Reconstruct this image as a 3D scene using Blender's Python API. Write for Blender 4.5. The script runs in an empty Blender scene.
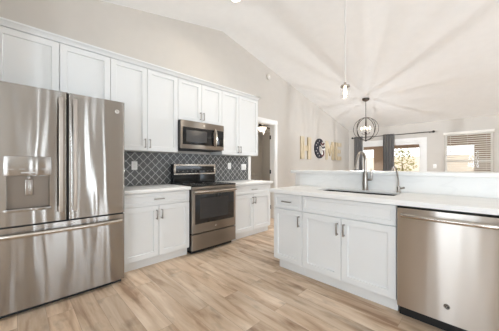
import bpy, bmesh, math, random
from mathutils import Vector, Matrix
random.seed(4)
PI = math.pi
SC = bpy.context.scene
COL = SC.collection

# ------------------------------------------------------------------ camera
cam = bpy.data.cameras.new('camera')
cam.sensor_width = 36.0
cam.lens = 232.8 / 499 * 36
cam.shift_y = 0.002
cam.clip_start = 0.02
camo = bpy.data.objects.new('camera', cam)
camo.location = (0, 0, 1.18)
camo.rotation_euler = (PI / 2, 0, math.radians(45.09))
COL.objects.link(camo)
SC.camera = camo

# ------------------------------------------------------------------ world, sun, added window lamps, exposure
SC.view_settings.view_transform = 'Standard'
SC.view_settings.look = 'None'
SC.view_settings.gamma = 1
SC.view_settings.use_curve_mapping = False
SC.view_settings.exposure = -0.12
SC.cycles.use_denoising = True
SC.cycles.max_bounces = 10
SC.cycles.diffuse_bounces = 6
SC.cycles.glossy_bounces = 5
SC.cycles.transparent_max_bounces = 16
SC.cycles.caustics_reflective = False
SC.cycles.caustics_refractive = False
SC.cycles.sample_clamp_indirect = 6

w = bpy.data.worlds.new('sky'); SC.world = w; w.use_nodes = True
bg = w.node_tree.nodes['Background']
bg.inputs['Color'].default_value = (0.96, 0.98, 1.0, 1)
bg.inputs['Strength'].default_value = 2.6


def light(name, kind, loc, energy, color=(1, 1, 1), rot=(0, 0, 0), size=None, size_y=None, radius=None, parent=None):
    l = bpy.data.lights.new(name, kind)
    l.energy = energy; l.color = color
    if kind == 'AREA':
        if size_y:
            l.shape = 'RECTANGLE'; l.size = size; l.size_y = size_y
        else:
            l.shape = 'DISK'; l.size = size
    elif radius is not None:
        l.shadow_soft_size = radius
    o = bpy.data.objects.new(name, l)
    o.location = loc; o.rotation_euler = rot
    COL.objects.link(o)
    return o


FILL_TINT = (0.74, 0.87, 1.0)
# sun on the back yard
sun = light('sun', 'SUN', (0, 14, 8), 3.0, (1, .95, .87), (math.radians(38), 0, math.radians(150)))
sun.data.angle = 0.01
# fill lamps added as daylight behind the unseen right and back openings (one each)
UP = math.radians(124)
light('fill_right_french', 'AREA', (3.80, 1.65, 1.15), 42, FILL_TINT, (0, UP, 0), 2.0, 0.60)
light('fill_right_narrow', 'AREA', (3.80, 0.50, 1.25), 32, FILL_TINT, (0, UP, 0), 1.9, 0.24)
light('fill_right_living', 'AREA', (3.80, 5.30, 1.30), 70, FILL_TINT, (0, UP, 0), 1.7, 2.6)
light('fill_back', 'AREA', (-0.41, -2.92, 1.20), 32, FILL_TINT, (math.radians(108), 0, 0), 0.56, 1.9)
light('fill_back_wide', 'AREA', (1.9, -2.92, 1.30), 175, FILL_TINT, (math.radians(108), 0, 0), 1.7, 1.6)

# ------------------------------------------------------------------ materials


def lin(c):
    return tuple(((v / 255) / 12.92 if v / 255 <= .04045 else ((v / 255 + .055) / 1.055) ** 2.4) for v in c)


def base_mat(name):
    m = bpy.data.materials.new(name); m.use_nodes = True
    return m, m.node_tree, m.node_tree.nodes['Principled BSDF']


def paint(name, rgb, rough=.5, metal=0.0, var=.03, scale=8, bump=0.0, bscale=200):
    m, nt, b = base_mat(name)
    c = lin(rgb)
    geo = nt.nodes.new('ShaderNodeNewGeometry')
    n = nt.nodes.new('ShaderNodeTexNoise'); n.inputs['Scale'].default_value = scale
    nt.links.new(geo.outputs['Position'], n.inputs['Vector'])
    mx = nt.nodes.new('ShaderNodeMix'); mx.data_type = 'RGBA'
    mx.inputs['A'].default_value = tuple(v * (1 - var) for v in c) + (1,)
    mx.inputs['B'].default_value = tuple(min(1, v * (1 + var)) for v in c) + (1,)
    nt.links.new(n.outputs['Fac'], mx.inputs['Factor'])
    nt.links.new(mx.outputs['Result'], b.inputs['Base Color'])
    b.inputs['Roughness'].default_value = rough
    b.inputs['Metallic'].default_value = metal
    if bump:
        n2 = nt.nodes.new('ShaderNodeTexNoise'); n2.inputs['Scale'].default_value = bscale
        nt.links.new(geo.outputs['Position'], n2.inputs['Vector'])
        bp = nt.nodes.new('ShaderNodeBump'); bp.inputs['Strength'].default_value = bump
        bp.inputs['Distance'].default_value = .002
        nt.links.new(n2.outputs['Fac'], bp.inputs['Height'])
        nt.links.new(bp.outputs['Normal'], b.inputs['Normal'])
    return m


def math_node(nt, op, a, b=None, c=None):
    n = nt.nodes.new('ShaderNodeMath'); n.operation = op
    for i, v in enumerate((a, b, c)):
        if v is None: continue
        if isinstance(v, (int, float)): n.inputs[i].default_value = v
        else: nt.links.new(v, n.inputs[i])
    return n.outputs[0]


def stainless(name, rgb, rough=.27, wave=.35, sx=5.0, sz=.7):
    m, nt, b = base_mat(name)
    b.inputs['Metallic'].default_value = 1
    b.inputs['Base Color'].default_value = lin(rgb) + (1,)
    b.inputs['Anisotropic'].default_value = 1.0
    b.inputs['Anisotropic Rotation'].default_value = .25
    tg = nt.nodes.new('ShaderNodeTangent'); tg.direction_type = 'RADIAL'; tg.axis = 'Z'
    nt.links.new(tg.outputs['Tangent'], b.inputs['Tangent'])
    geo = nt.nodes.new('ShaderNodeNewGeometry')
    b.inputs['Roughness'].default_value = rough
    # slight waviness of the sheet
    mp2 = nt.nodes.new('ShaderNodeMapping'); mp2.inputs['Scale'].default_value = (sx, sx, sz)
    nt.links.new(geo.outputs['Position'], mp2.inputs['Vector'])
    n2 = nt.nodes.new('ShaderNodeTexNoise'); n2.inputs['Scale'].default_value = 1; n2.inputs['Detail'].default_value = 1.5
    nt.links.new(mp2.outputs['Vector'], n2.inputs['Vector'])
    bp = nt.nodes.new('ShaderNodeBump'); bp.inputs['Strength'].default_value = wave; bp.inputs['Distance'].default_value = .05
    nt.links.new(n2.outputs['Fac'], bp.inputs['Height'])
    nt.links.new(bp.outputs['Normal'], b.inputs['Normal'])
    return m


def emit(name, rgb, strength):
    m, nt, b = base_mat(name)
    b.inputs['Base Color'].default_value = lin(rgb) + (1,)
    b.inputs['Emission Color'].default_value = lin(rgb) + (1,)
    b.inputs['Emission Strength'].default_value = strength
    return m


def clear_glass(name, tint=(1, 1, 1), ior=1.45):
    m = bpy.data.materials.new(name); m.use_nodes = True
    nt = m.node_tree; nt.nodes.clear()
    out = nt.nodes.new('ShaderNodeOutputMaterial')
    tr = nt.nodes.new('ShaderNodeBsdfTransparent'); tr.inputs['Color'].default_value = tint + (1,)
    gl = nt.nodes.new('ShaderNodeBsdfGlossy'); gl.inputs['Roughness'].default_value = .02
    lw = nt.nodes.new('ShaderNodeLayerWeight'); lw.inputs['Blend'].default_value = .5
    fr = nt.nodes.new('ShaderNodeMath'); fr.operation = 'MULTIPLY_ADD'; fr.inputs[1].default_value = .35; fr.inputs[2].default_value = .035
    pw = nt.nodes.new('ShaderNodeMath'); pw.operation = 'POWER'; pw.inputs[1].default_value = 4
    nt.links.new(lw.outputs['Facing'], pw.inputs[0]); nt.links.new(pw.outputs[0], fr.inputs[0])
    mx = nt.nodes.new('ShaderNodeMixShader')
    nt.links.new(fr.outputs[0], mx.inputs[0]); nt.links.new(tr.outputs[0], mx.inputs[1]); nt.links.new(gl.outputs[0], mx.inputs[2])
    nt.links.new(mx.outputs[0], out.inputs['Surface'])
    return m


def marble(name):
    m, nt, b = base_mat(name)
    geo = nt.nodes.new('ShaderNodeNewGeometry')
    mp = nt.nodes.new('ShaderNodeMapping'); mp.inputs['Scale'].default_value = (.8, 1.6, 2.4)
    mp.inputs['Rotation'].default_value = (.3, .1, .5)
    nt.links.new(geo.outputs['Position'], mp.inputs['Vector'])
    n = nt.nodes.new('ShaderNodeTexNoise'); n.inputs['Scale'].default_value = 2.2; n.inputs['Detail'].default_value = 8; n.inputs['Distortion'].default_value = 1.2
    nt.links.new(mp.outputs['Vector'], n.inputs['Vector'])
    d = math_node(nt, 'ABSOLUTE', math_node(nt, 'SUBTRACT', n.outputs['Fac'], .5))
    cr = nt.nodes.new('ShaderNodeValToRGB')
    cr.color_ramp.elements[0].position = 0.0; cr.color_ramp.elements[0].color = lin((234, 233, 230)) + (1,)
    cr.color_ramp.elements[1].position = .06; cr.color_ramp.elements[1].color = lin((238, 237, 234)) + (1,)
    nt.links.new(d, cr.inputs['Fac'])
    nt.links.new(cr.outputs['Color'], b.inputs['Base Color'])
    b.inputs['Roughness'].default_value = .38
    b.inputs['Specular IOR Level'].default_value = .3
    return m


def tile_mat():
    m, nt, b = base_mat('lantern_tile')
    geo = nt.nodes.new('ShaderNodeNewGeometry')
    sp = nt.nodes.new('ShaderNodeSeparateXYZ'); nt.links.new(geo.outputs['Position'], sp.inputs[0])
    W = .113
    a = math_node(nt, 'DIVIDE', sp.outputs['Y'], W)
    z = math_node(nt, 'DIVIDE', math_node(nt, 'SUBTRACT', sp.outputs['Z'], .914), W)
    p = math_node(nt, 'ADD', a, z); q = math_node(nt, 'SUBTRACT', a, z)
    p2 = math_node(nt, 'ADD', p, math_node(nt, 'MULTIPLY', math_node(nt, 'SINE', math_node(nt, 'MULTIPLY', q, 2 * PI)), -.018))
    q2 = math_node(nt, 'ADD', q, math_node(nt, 'MULTIPLY', math_node(nt, 'SINE', math_node(nt, 'MULTIPLY', p, 2 * PI)), -.018))
    d = math_node(nt, 'MINIMUM', math_node(nt, 'PINGPONG', p2, .5), math_node(nt, 'PINGPONG', q2, .5))
    cr = nt.nodes.new('ShaderNodeValToRGB')
    e = cr.color_ramp.elements
    e[0].position = .034; e[0].color = lin((190, 189, 186)) + (1,)
    e[1].position = .052; e[1].color = lin((80, 79, 77)) + (1,)
    nt.links.new(d, cr.inputs['Fac'])
    # tone change from tile to tile
    fl = nt.nodes.new('ShaderNodeCombineXYZ')
    nt.links.new(math_node(nt, 'FLOOR', p2), fl.inputs[0]); nt.links.new(math_node(nt, 'FLOOR', q2), fl.inputs[1])
    wn = nt.nodes.new('ShaderNodeTexWhiteNoise'); nt.links.new(fl.outputs[0], wn.inputs['Vector'])
    mr = nt.nodes.new('ShaderNodeMapRange'); mr.inputs['To Min'].default_value = .85; mr.inputs['To Max'].default_value = 1.12
    nt.links.new(wn.outputs['Value'], mr.inputs['Value'])
    mx = nt.nodes.new('ShaderNodeMix'); mx.data_type = 'RGBA'; mx.blend_type = 'MULTIPLY'; mx.inputs['Factor'].default_value = 1
    nt.links.new(cr.outputs['Color'], mx.inputs['A']); nt.links.new(mr.outputs['Result'], mx.inputs['B'])
    nt.links.new(mx.outputs['Result'], b.inputs['Base Color'])
    b.inputs['Roughness'].default_value = .32
    bp = nt.nodes.new('ShaderNodeBump'); bp.inputs['Strength'].default_value = .4; bp.inputs['Distance'].default_value = .003
    st = nt.nodes.new('ShaderNodeMapRange'); st.inputs['From Min'].default_value = .03; st.inputs['From Max'].default_value = .07
    nt.links.new(d, st.inputs['Value']); nt.links.new(st.outputs['Result'], bp.inputs['Height'])
    nt.links.new(bp.outputs['Normal'], b.inputs['Normal'])
    return m


def floor_mat():
    m, nt, b = base_mat('wood_look_plank')
    geo = nt.nodes.new('ShaderNodeNewGeometry')
    br = nt.nodes.new('ShaderNodeTexBrick')
    br.offset = .37; br.offset_frequency = 2; br.squash = 1
    br.inputs['Scale'].default_value = 1; br.inputs['Brick Width'].default_value = 1.2; br.inputs['Row Height'].default_value = .165
    br.inputs['Mortar Size'].default_value = .0016; br.inputs['Mortar Smooth'].default_value = .3; br.inputs['Bias'].default_value = 0
    br.inputs['Color1'].default_value = (0, 0, 0, 1); br.inputs['Color2'].default_value = (1, 1, 1, 1); br.inputs['Mortar'].default_value = (.5, .5, .5, 1)
    nt.links.new(geo.outputs['Position'], br.inputs['Vector'])
    # offset the grain by plank
    vm = nt.nodes.new('ShaderNodeVectorMath'); vm.operation = 'MULTIPLY_ADD'
    vm.inputs[1].default_value = (7.3, 3.1, 5.0)
    nt.links.new(br.outputs['Color'], vm.inputs[0]); nt.links.new(geo.outputs['Position'], vm.inputs[2])
    mp = nt.nodes.new('ShaderNodeMapping'); mp.inputs['Scale'].default_value = (1.1, 7, 1)
    nt.links.new(vm.outputs[0], mp.inputs['Vector'])
    n = nt.nodes.new('ShaderNodeTexNoise'); n.inputs['Scale'].default_value = 1.5; n.inputs['Detail'].default_value = 5; n.inputs['Roughness'].default_value = .55; n.inputs['Distortion'].default_value = .5
    nt.links.new(mp.outputs['Vector'], n.inputs['Vector'])
    cr = nt.nodes.new('ShaderNodeValToRGB'); e = cr.color_ramp.elements
    e[0].position = .30; e[0].color = lin((156, 124, 97)) + (1,)
    e[1].position = .68; e[1].color = lin((222, 202, 179)) + (1,)
    k = e.new(.47); k.color = lin((200, 174, 147)) + (1,)
    nt.links.new(n.outputs['Fac'], cr.inputs['Fac'])
    mp3 = nt.nodes.new('ShaderNodeMapping'); mp3.inputs['Scale'].default_value = (2.5, 70, 1)
    nt.links.new(vm.outputs[0], mp3.inputs['Vector'])
    n3 = nt.nodes.new('ShaderNodeTexNoise'); n3.inputs['Scale'].default_value = 1.2; n3.inputs['Detail'].default_value = 4
    nt.links.new(mp3.outputs['Vector'], n3.inputs['Vector'])
    g = nt.nodes.new('ShaderNodeMapRange'); g.inputs['To Min'].default_value = .88; g.inputs['To Max'].default_value = 1.10
    nt.links.new(n3.outputs['Fac'], g.inputs['Value'])
    tone = nt.nodes.new('ShaderNodeMapRange'); tone.inputs['To Min'].default_value = .86; tone.inputs['To Max'].default_value = 1.1
    nt.links.new(br.outputs['Color'], tone.inputs['Value'])
    # darker knots and worn patches
    mp4 = nt.nodes.new('ShaderNodeMapping'); mp4.inputs['Scale'].default_value = (3.2, 7.5, 1)
    nt.links.new(vm.outputs[0], mp4.inputs['Vector'])
    n4 = nt.nodes.new('ShaderNodeTexNoise'); n4.inputs['Scale'].default_value = 1.3; n4.inputs['Detail'].default_value = 3
    nt.links.new(mp4.outputs['Vector'], n4.inputs['Vector'])
    kn = nt.nodes.new('ShaderNodeMapRange'); kn.inputs['From Min'].default_value = .56; kn.inputs['From Max'].default_value = .74
    kn.inputs['To Min'].default_value = 1.0; kn.inputs['To Max'].default_value = .66
    nt.links.new(n4.outputs['Fac'], kn.inputs['Value'])
    f = math_node(nt, 'MULTIPLY', math_node(nt, 'MULTIPLY', g.outputs[0], tone.outputs[0]), kn.outputs[0])
    mx = nt.nodes.new('ShaderNodeMix'); mx.data_type = 'RGBA'; mx.blend_type = 'MULTIPLY'; mx.inputs['Factor'].default_value = 1
    nt.links.new(cr.outputs['Color'], mx.inputs['A']); nt.links.new(f, mx.inputs['B'])
    mo = nt.nodes.new('ShaderNodeMix'); mo.data_type = 'RGBA'
    nt.links.new(br.outputs['Fac'], mo.inputs['Factor'])
    nt.links.new(mx.outputs['Result'], mo.inputs['A']); mo.inputs['B'].default_value = lin((166, 142, 120)) + (1,)
    nt.links.new(mo.outputs['Result'], b.inputs['Base Color'])
    b.inputs['Roughness'].default_value = .42
    return m


def wood_letter(name):
    m, nt, b = base_mat(name)
    geo = nt.nodes.new('ShaderNodeNewGeometry')
    mp = nt.nodes.new('ShaderNodeMapping'); mp.inputs['Scale'].default_value = (20, 22, 3)
    nt.links.new(geo.outputs['Position'], mp.inputs['Vector'])
    n = nt.nodes.new('ShaderNodeTexNoise'); n.inputs['Scale'].default_value = 1; n.inputs['Detail'].default_value = 4
    nt.links.new(mp.outputs['Vector'], n.inputs['Vector'])
    cr = nt.nodes.new('ShaderNodeValToRGB'); e = cr.color_ramp.elements
    e[0].position = .33; e[0].color = lin((176, 156, 120)) + (1,)
    e[1].position = .62; e[1].color = lin((218, 204, 176)) + (1,)
    nt.links.new(n.outputs['Fac'], cr.inputs['Fac']); nt.links.new(cr.outputs['Color'], b.inputs['Base Color'])
    b.inputs['Roughness'].default_value = .6
    return m


M_WALL = paint('wall_paint', (200, 194, 186), .85, bump=.15, bscale=120)
M_CEIL = paint('ceiling_paint', (239, 238, 236), .9, bump=.2, bscale=90)
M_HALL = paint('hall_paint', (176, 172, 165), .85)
M_TRIM = paint('white_trim', (232, 230, 226), .45)
M_CAB = paint('white_cabinet_lacquer', (227, 228, 227), .38, var=.01)
M_KICK = paint('toe_kick_white', (226, 226, 224), .5)
M_SS = stainless('brushed_stainless', (163, 158, 152), .22, .75, 3.6, .45)
M_SSD = stainless('brushed_stainless_light', (200, 193, 185), .30, .14, 4, .3)
M_SSR = stainless('brushed_stainless_range', (160, 151, 141), .36, .10, 4, .3)
M_SSF = paint('stainless_plain', (190, 182, 172), .24, 1.0)
M_SSK = paint('stainless_dispenser', (122, 112, 102), .42, .9)
M_NICK = paint('satin_nickel', (168, 163, 157), .3, 1.0)
M_FAUC = paint('brushed_nickel_tap', (160, 153, 145), .30, 1.0)
M_BLACK = paint('black_gloss', (12, 12, 13), .08)
M_BLKM = paint('black_matt', (18, 18, 19), .5)
M_OVENGLASS = paint('oven_glass', (34, 33, 33), .12)
M_WINSCREEN = paint('dark_screen', (56, 54, 53), .2)
M_DARKBODY = paint('appliance_side_grey', (70, 69, 68), .5)
M_QUARTZ = marble('white_quartz')
M_TILE = tile_mat()
M_FLOOR = floor_mat()
M_PLATE = paint('white_plastic_plate', (238, 237, 234), .35)
M_DET = paint('detector_plastic', (214, 209, 201), .5)
M_SLOT = paint('socket_slot', (60, 60, 60), .5)
M_BRONZE = paint('dark_bronze', (82, 76, 70), .4, .9)
M_ROD = paint('dark_rod', (62, 58, 56), .45, .5)
M_CURT = paint('charcoal_curtain', (112, 110, 108), .9, var=.12, scale=30)
M_BLIND = paint('blind_slat_white', (232, 228, 220), .5)
M_LETTER = wood_letter('whitewashed_wood')
M_NAVY = paint('navy_paint', (24, 27, 42), .6)
M_STAR = paint('star_white', (235, 233, 228), .6)
M_RED = paint('barn_red_paint', (96, 46, 46), .6)
M_GLASS = clear_glass('clear_glass')
M_BULB = emit('warm_bulb', (255, 236, 205), 14)
M_BULBP = emit('pendant_bulb', (255, 238, 210), 9)
M_CAN = emit('recessed_lens', (255, 246, 232), 8)
M_BOWL = emit('frosted_bowl_lit', (255, 240, 215), 4)
M_CORD = paint('pale_cord', (226, 224, 220), .6)
M_STUCCO = paint('brown_stucco', (160, 138, 118), .9, bump=.3)
M_SOFFIT = paint('patio_soffit', (160, 140, 122), .9)
M_PATIO = paint('patio_concrete', (220, 212, 200), .9)
M_YARDWALL = paint('yard_block_wall', (222, 208, 190), .9)
M_LEAF = paint('shrub_leaf', (150, 148, 92), .7, var=.2, scale=20)
M_BARK = paint('shrub_bark', (120, 98, 76), .9)

# ------------------------------------------------------------------ mesh helpers


class MB:
    """collects shapes into one mesh; M maps local coordinates to the world"""

    def __init__(self, M=None):
        self.bm = bmesh.new(); self.M = M or (lambda a, b, c: (a, b, c))

    def v(self, p): return self.bm.verts.new(self.M(*p))

    def box(self, x0, x1, y0, y1, z0, z1, bev=0.0, seg=2):
        c = [(x, y, z) for x in (x0, x1) for y in (y0, y1) for z in (z0, z1)]
        vs = [self.v(p) for p in c]
        fs = [self.bm.faces.new([vs[i] for i in f]) for f in
              ((0, 1, 3, 2), (4, 6, 7, 5), (0, 4, 5, 1), (2, 3, 7, 6), (0, 2, 6, 4), (1, 5, 7, 3))]
        if bev:
            es = list({e for f in fs for e in f.edges})
            bmesh.ops.bevel(self.bm, geom=es, offset=bev, segments=seg, affect='EDGES', profile=.5)
        return self

    def prism(self, poly, axis, a, b):
        def pt(p, h):
            return {'x': (h, p[0], p[1]), 'y': (p[0], h, p[1]), 'z': (p[0], p[1], h)}[axis]
        lo = [self.v(pt(p, a)) for p in poly]; hi = [self.v(pt(p, b)) for p in poly]
        self.bm.faces.new(lo); self.bm.faces.new(hi)
        n = len(poly)
        for i in range(n):
            self.bm.faces.new((lo[i], lo[(i + 1) % n], hi[(i + 1) % n], hi[i]))
        return self

    def tube(self, pts, r, seg=10, closed=False, sq=None):
        """round (or sq=(w,h) rectangular/elliptic) section swept along pts"""
        P = [Vector(p) for p in pts]; n = len(P)
        rings = []
        up = None
        for i in range(n):
            if closed: t = P[(i + 1) % n] - P[i - 1]
            else: t = P[min(i + 1, n - 1)] - P[max(i - 1, 0)]
            t.normalize()
            if up is None:
                up = Vector((0, 0, 1)) if abs(t.z) < .9 else Vector((1, 0, 0))
            s = t.cross(up)
            if s.length < 1e-5: s = t.cross(Vector((0, 1, 0)))
            s.normalize(); up = s.cross(t).normalized()
            rr = r[i] if isinstance(r, (list, tuple)) else r
            ring = []
            for k in range(seg):
                a = 2 * PI * k / seg
                if sq: q = P[i] + s * (math.cos(a) * sq[0]) + up * (math.sin(a) * sq[1])
                else: q = P[i] + s * (math.cos(a) * rr) + up * (math.sin(a) * rr)
                ring.append(self.v(q))
            rings.append(ring)
        m = n if closed else n - 1
        for i in range(m):
            A, B = rings[i], rings[(i + 1) % n]
            for k in range(seg):
                self.bm.faces.new((A[k], A[(k + 1) % seg], B[(k + 1) % seg], B[k]))
        if not closed:
            self.bm.faces.new(rings[0]); self.bm.faces.new(rings[-1])
        return self

    def lathe(self, c, prof, seg=24, axis='z'):
        """profile of (radius, height) turned about an axis through c"""
        def pt(r, h, a):
            x, y = r * math.cos(a), r * math.sin(a)
            return {'z': (c[0] + x, c[1] + y, c[2] + h), 'y': (c[0] + x, c[1] + h, c[2] + y), 'x': (c[0] + h, c[1] + x, c[2] + y)}[axis]
        rings = []
        for r, h in prof:
            if r < 1e-6: rings.append([self.v(pt(0, h, 0))])
            else: rings.append([self.v(pt(r, h, 2 * PI * k / seg)) for k in range(seg)])
        for A, B in zip(rings, rings[1:]):
            for k in range(seg):
                j = (k + 1) % seg
                if len(A) == 1 and len(B) == 1: continue
                if len(A) == 1: self.bm.faces.new((A[0], B[k], B[j]))
                elif len(B) == 1: self.bm.faces.new((A[k], A[j], B[0]))
                else: self.bm.faces.new((A[k], A[j], B[j], B[k]))
        for R in (rings[0], rings[-1]):
            if len(R) > 2: self.bm.faces.new(R)
        return self

    def quad(self, a, b, c, d):
        self.bm.faces.new([self.v(p) for p in (a, b, c, d)]); return self

    def shaker(self, u0, u1, z0, z1, n0, n1, rail=.058, dep=.012):
        """frame-and-panel door: u across, n outwards"""
        def ring(du, n):
            return [self.v((u0 + du, n, z0 + du)), self.v((u1 - du, n, z0 + du)), self.v((u1 - du, n, z1 - du)), self.v((u0 + du, n, z1 - du))]
        R = [ring(0, n0), ring(0, n1 - .002), ring(.002, n1), ring(rail, n1), ring(rail + .004, n1 - dep)]
        self.bm.faces.new(R[0]); self.bm.faces.new(R[-1])
        for A, B in zip(R, R[1:]):
            for k in range(4):
                self.bm.faces.new((A[k], A[(k + 1) % 4], B[(k + 1) % 4], B[k]))
        return self

    def panel(self, us, zs, nf, n0, hole=None, dep=.1):
        """sheet front given by nf(u) over columns us, rows zs, folded back to n0 all round; optional recess"""
        G = {}
        def g(i, j):
            if (i, j) not in G: G[i, j] = self.v((us[i], nf(us[i]), zs[j]))
            return G[i, j]
        nu, nz = len(us), len(zs)
        H = set()
        for i in range(nu - 1):
            for j in range(nz - 1):
                mu, mz = (us[i] + us[i + 1]) / 2, (zs[j] + zs[j + 1]) / 2
                if hole and hole[0] < mu < hole[1] and hole[2] < mz < hole[3]:
                    H.add((i, j)); continue
                self.bm.faces.new((g(i, j), g(i + 1, j), g(i + 1, j + 1), g(i, j + 1)))
        loop = [(i, 0) for i in range(nu)] + [(nu - 1, j) for j in range(1, nz)] + [(i, nz - 1) for i in range(nu - 2, -1, -1)] + [(0, j) for j in range(nz - 2, 0, -1)]
        B = [self.v((us[i], n0, zs[j])) for i, j in loop]
        L = len(loop)
        for k in range(L):
            self.bm.faces.new((g(*loop[k]), g(*loop[(k + 1) % L]), B[(k + 1) % L], B[k]))
        self.bm.faces.new(B)
        if H:
            i0, i1 = min(i for i, j in H), max(i for i, j in H) + 1
            j0, j1 = min(j for i, j in H), max(j for i, j in H) + 1
            hl = [(i, j0) for i in range(i0, i1 + 1)] + [(i1, j) for j in range(j0 + 1, j1 + 1)] + [(i, j1) for i in range(i1 - 1, i0 - 1, -1)] + [(i0, j) for j in range(j1 - 1, j0, -1)]
            C = [self.v((us[i], nf(us[i]) - dep, zs[j])) for i, j in hl]
            L = len(hl)
            for k in range(L):
                self.bm.faces.new((g(*hl[k]), g(*hl[(k + 1) % L]), C[(k + 1) % L], C[k]))
            self.bm.faces.new(C)
        return self

    def build(self, name, mat, parent=None, smooth=35, kind=None):
        bm = self.bm
        bmesh.ops.recalc_face_normals(bm, faces=bm.faces)
        if parent is not None:
            root = parent
            while root.parent: root = root.parent
            bmesh.ops.translate(bm, verts=bm.verts, vec=-Vector(root.location))
            off = None
        else:
            xs = [v.co.x for v in bm.verts]; ys = [v.co.y for v in bm.verts]; zs = [v.co.z for v in bm.verts]
            off = Vector(((min(xs) + max(xs)) / 2, (min(ys) + max(ys)) / 2, min(zs)))
            bmesh.ops.translate(bm, verts=bm.verts, vec=-off)
        me = bpy.data.meshes.new(name); bm.to_mesh(me); bm.free()
        me.materials.append(mat)
        if smooth:
            for p in me.polygons: p.use_smooth = True
            me.set_sharp_from_angle(angle=math.radians(smooth))
        o = bpy.data.objects.new(name, me); COL.objects.link(o)
        if parent is not None: o.parent = parent
        else: o.location = off
        if kind: o['kind'] = kind
        return o


def tag(o, label, cat, group=None):
    o['label'] = label; o['category'] = cat
    if group: o['group'] = group
    return o


def thing(name, label, cat, loc, group=None):
    o = bpy.data.objects.new(name, None); o.empty_display_size = .1
    o.location = loc; COL.objects.link(o)
    return tag(o, label, cat, group)


def struct(name, mb, mat, parent=None, smooth=35):
    return mb.build(name, mat, parent, smooth, 'structure')


# frames: u along the run, n out of the wall, z up
WX = -3.35                                   # room face of the left wall
LEFT = lambda u, n, z: (WX + n, u, z)        # run along the left wall, facing +X
ISL = lambda u, n, z: (u, 2.80 - n, z)       # peninsula, facing -Y

# ------------------------------------------------------------------ setting
RY, RZ, SL = 2.634, 3.64, 0.21
FY, BY, EX = 8.30, -2.75, 3.60
zc = lambda y: RZ - SL * abs(y - RY)

struct('floor', MB().box(-6.3, EX + .12, BY - .12, FY + .12, -.1, 0), M_FLOOR)
cm = MB()
cm.prism([(BY - .12, zc(BY - .12)), (RY, RZ), (FY + .12, zc(FY + .12)), (FY + .12, zc(FY + .12) + .12), (RY, RZ + .12), (BY - .12, zc(BY - .12) + .12)], 'x', WX - .12, EX + .12)
struct('ceiling', cm, M_CEIL)

OY0, OY1, OZ = 3.36, 4.14, 2.13            # hall opening in the left wall
wl = MB()
E = .04
wl.prism([(BY - .12, 0), (OY0, 0), (OY0, zc(OY0) + E), (RY, RZ + E), (BY - .12, zc(BY - .12) + E)], 'x', WX - .12, WX)
wl.prism([(OY0, OZ), (OY1, OZ), (OY1, zc(OY1) + E), (OY0, zc(OY0) + E)], 'x', WX - .12, WX)
wl.prism([(OY1, 0), (FY + .12, 0), (FY + .12, zc(FY + .12) + E), (OY1, zc(OY1) + E)], 'x', WX - .12, WX)
struct('wall_left', wl, M_WALL)


def wall_with_holes(axis, a0, a1, t0, t1, top, holes):
    """wall along x (axis 'y') or along y (axis 'x') with rectangular holes (h0,h1,z0,z1)"""
    m = MB()
    cuts = sorted({a0, a1} | {h[0] for h in holes} | {h[1] for h in holes} | ({RY} if axis == 'x' and a0 < RY < a1 else set()))
    for p, q in zip(cuts, cuts[1:]):
        hs = [h for h in holes if h[0] <= p + 1e-6 and h[1] >= q - 1e-6]
        if hs:
            h = hs[0]
            if h[2] > 0.001: m.prism([(p, 0), (q, 0), (q, h[2]), (p, h[2])], axis, t0, t1)
            m.prism([(p, h[3]), (q, h[3]), (q, top(q)), (p, top(p))], axis, t0, t1)
        else:
            m.prism([(p, 0), (q, 0), (q, top(q)), (p, top(p))], axis, t0, t1)
    return m


SLD = (-2.98, -1.22, 0.0, 1.95)           # patio slider
WIN = (-.74, .175, .88, 2.06)             # window with blinds
struct('wall_far', wall_with_holes('y', WX, EX, FY, FY + .12, lambda x: zc(FY) + E, [SLD, WIN]), M_WALL)
RH = [(.38, .62, .3, 2.2), (1.35, 1.95, .05, 2.2), (4.0, 6.6, .45, 2.15)]  # openings added to let light in and streak the refrigerator steel
struct('wall_right', wall_with_holes('x', BY - .12, FY + .12, EX, EX + .12, lambda y: zc(y) + E, RH), M_WALL)
BH = [(-.70, -.12, .25, 2.15), (1.1, 2.7, .45, 2.15)]  # added openings, the first placed for the dishwasher's bright streak
struct('wall_back', wall_with_holes('y', WX, EX, BY - .12, BY, lambda x: zc(BY) + E, BH), M_WALL)
struct('wall_side', MB().prism([(-.30, 0), (-.16, 0), (-.16, zc(-.16) + E), (-.30, zc(-.30) + E)], 'x', WX, WX + .74), M_WALL)

# hall behind the opening
hb = MB()
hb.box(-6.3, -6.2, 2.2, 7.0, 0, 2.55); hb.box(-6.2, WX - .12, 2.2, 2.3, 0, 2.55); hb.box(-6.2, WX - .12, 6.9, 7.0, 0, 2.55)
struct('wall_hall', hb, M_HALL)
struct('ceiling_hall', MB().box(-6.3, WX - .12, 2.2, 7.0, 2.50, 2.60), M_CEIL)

# casing round the hall opening
tm = MB()
tm.box(WX, WX + .018, OY0 - .075, OY0, .0, OZ, .003)
tm.box(WX, WX + .018, OY1, OY1 + .09, .0, OZ, .003)
tm.box(WX, WX + .022, OY0 - .075, OY1 + .09, OZ, OZ + .095, .003)
tm.box(WX - .12, WX, OY0, OY0 + .014, 0, OZ); tm.box(WX - .12, WX, OY1 - .014, OY1, 0, OZ)
tm.box(WX - .12, WX, OY0 + .014, OY1 - .014, OZ - .014, OZ)
tr = struct('trim_1', tm, M_TRIM)
hg = MB()
for z in (.25, 1.06, 1.85): hg.box(WX - .125, WX - .09, OY1 - .022, OY1 - .013, z - .045, z + .045, .002)
hg.build('hinge_leaf', M_BLKM, tr)

struct('baseboard_left', MB().box(WX, WX + .014, OY1 + .09, FY, 0, .1, .003), M_TRIM)
struct('baseboard_far', MB().box(SLD[1] + .09, EX, FY - .014, FY, 0, .1, .003), M_TRIM)

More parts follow.
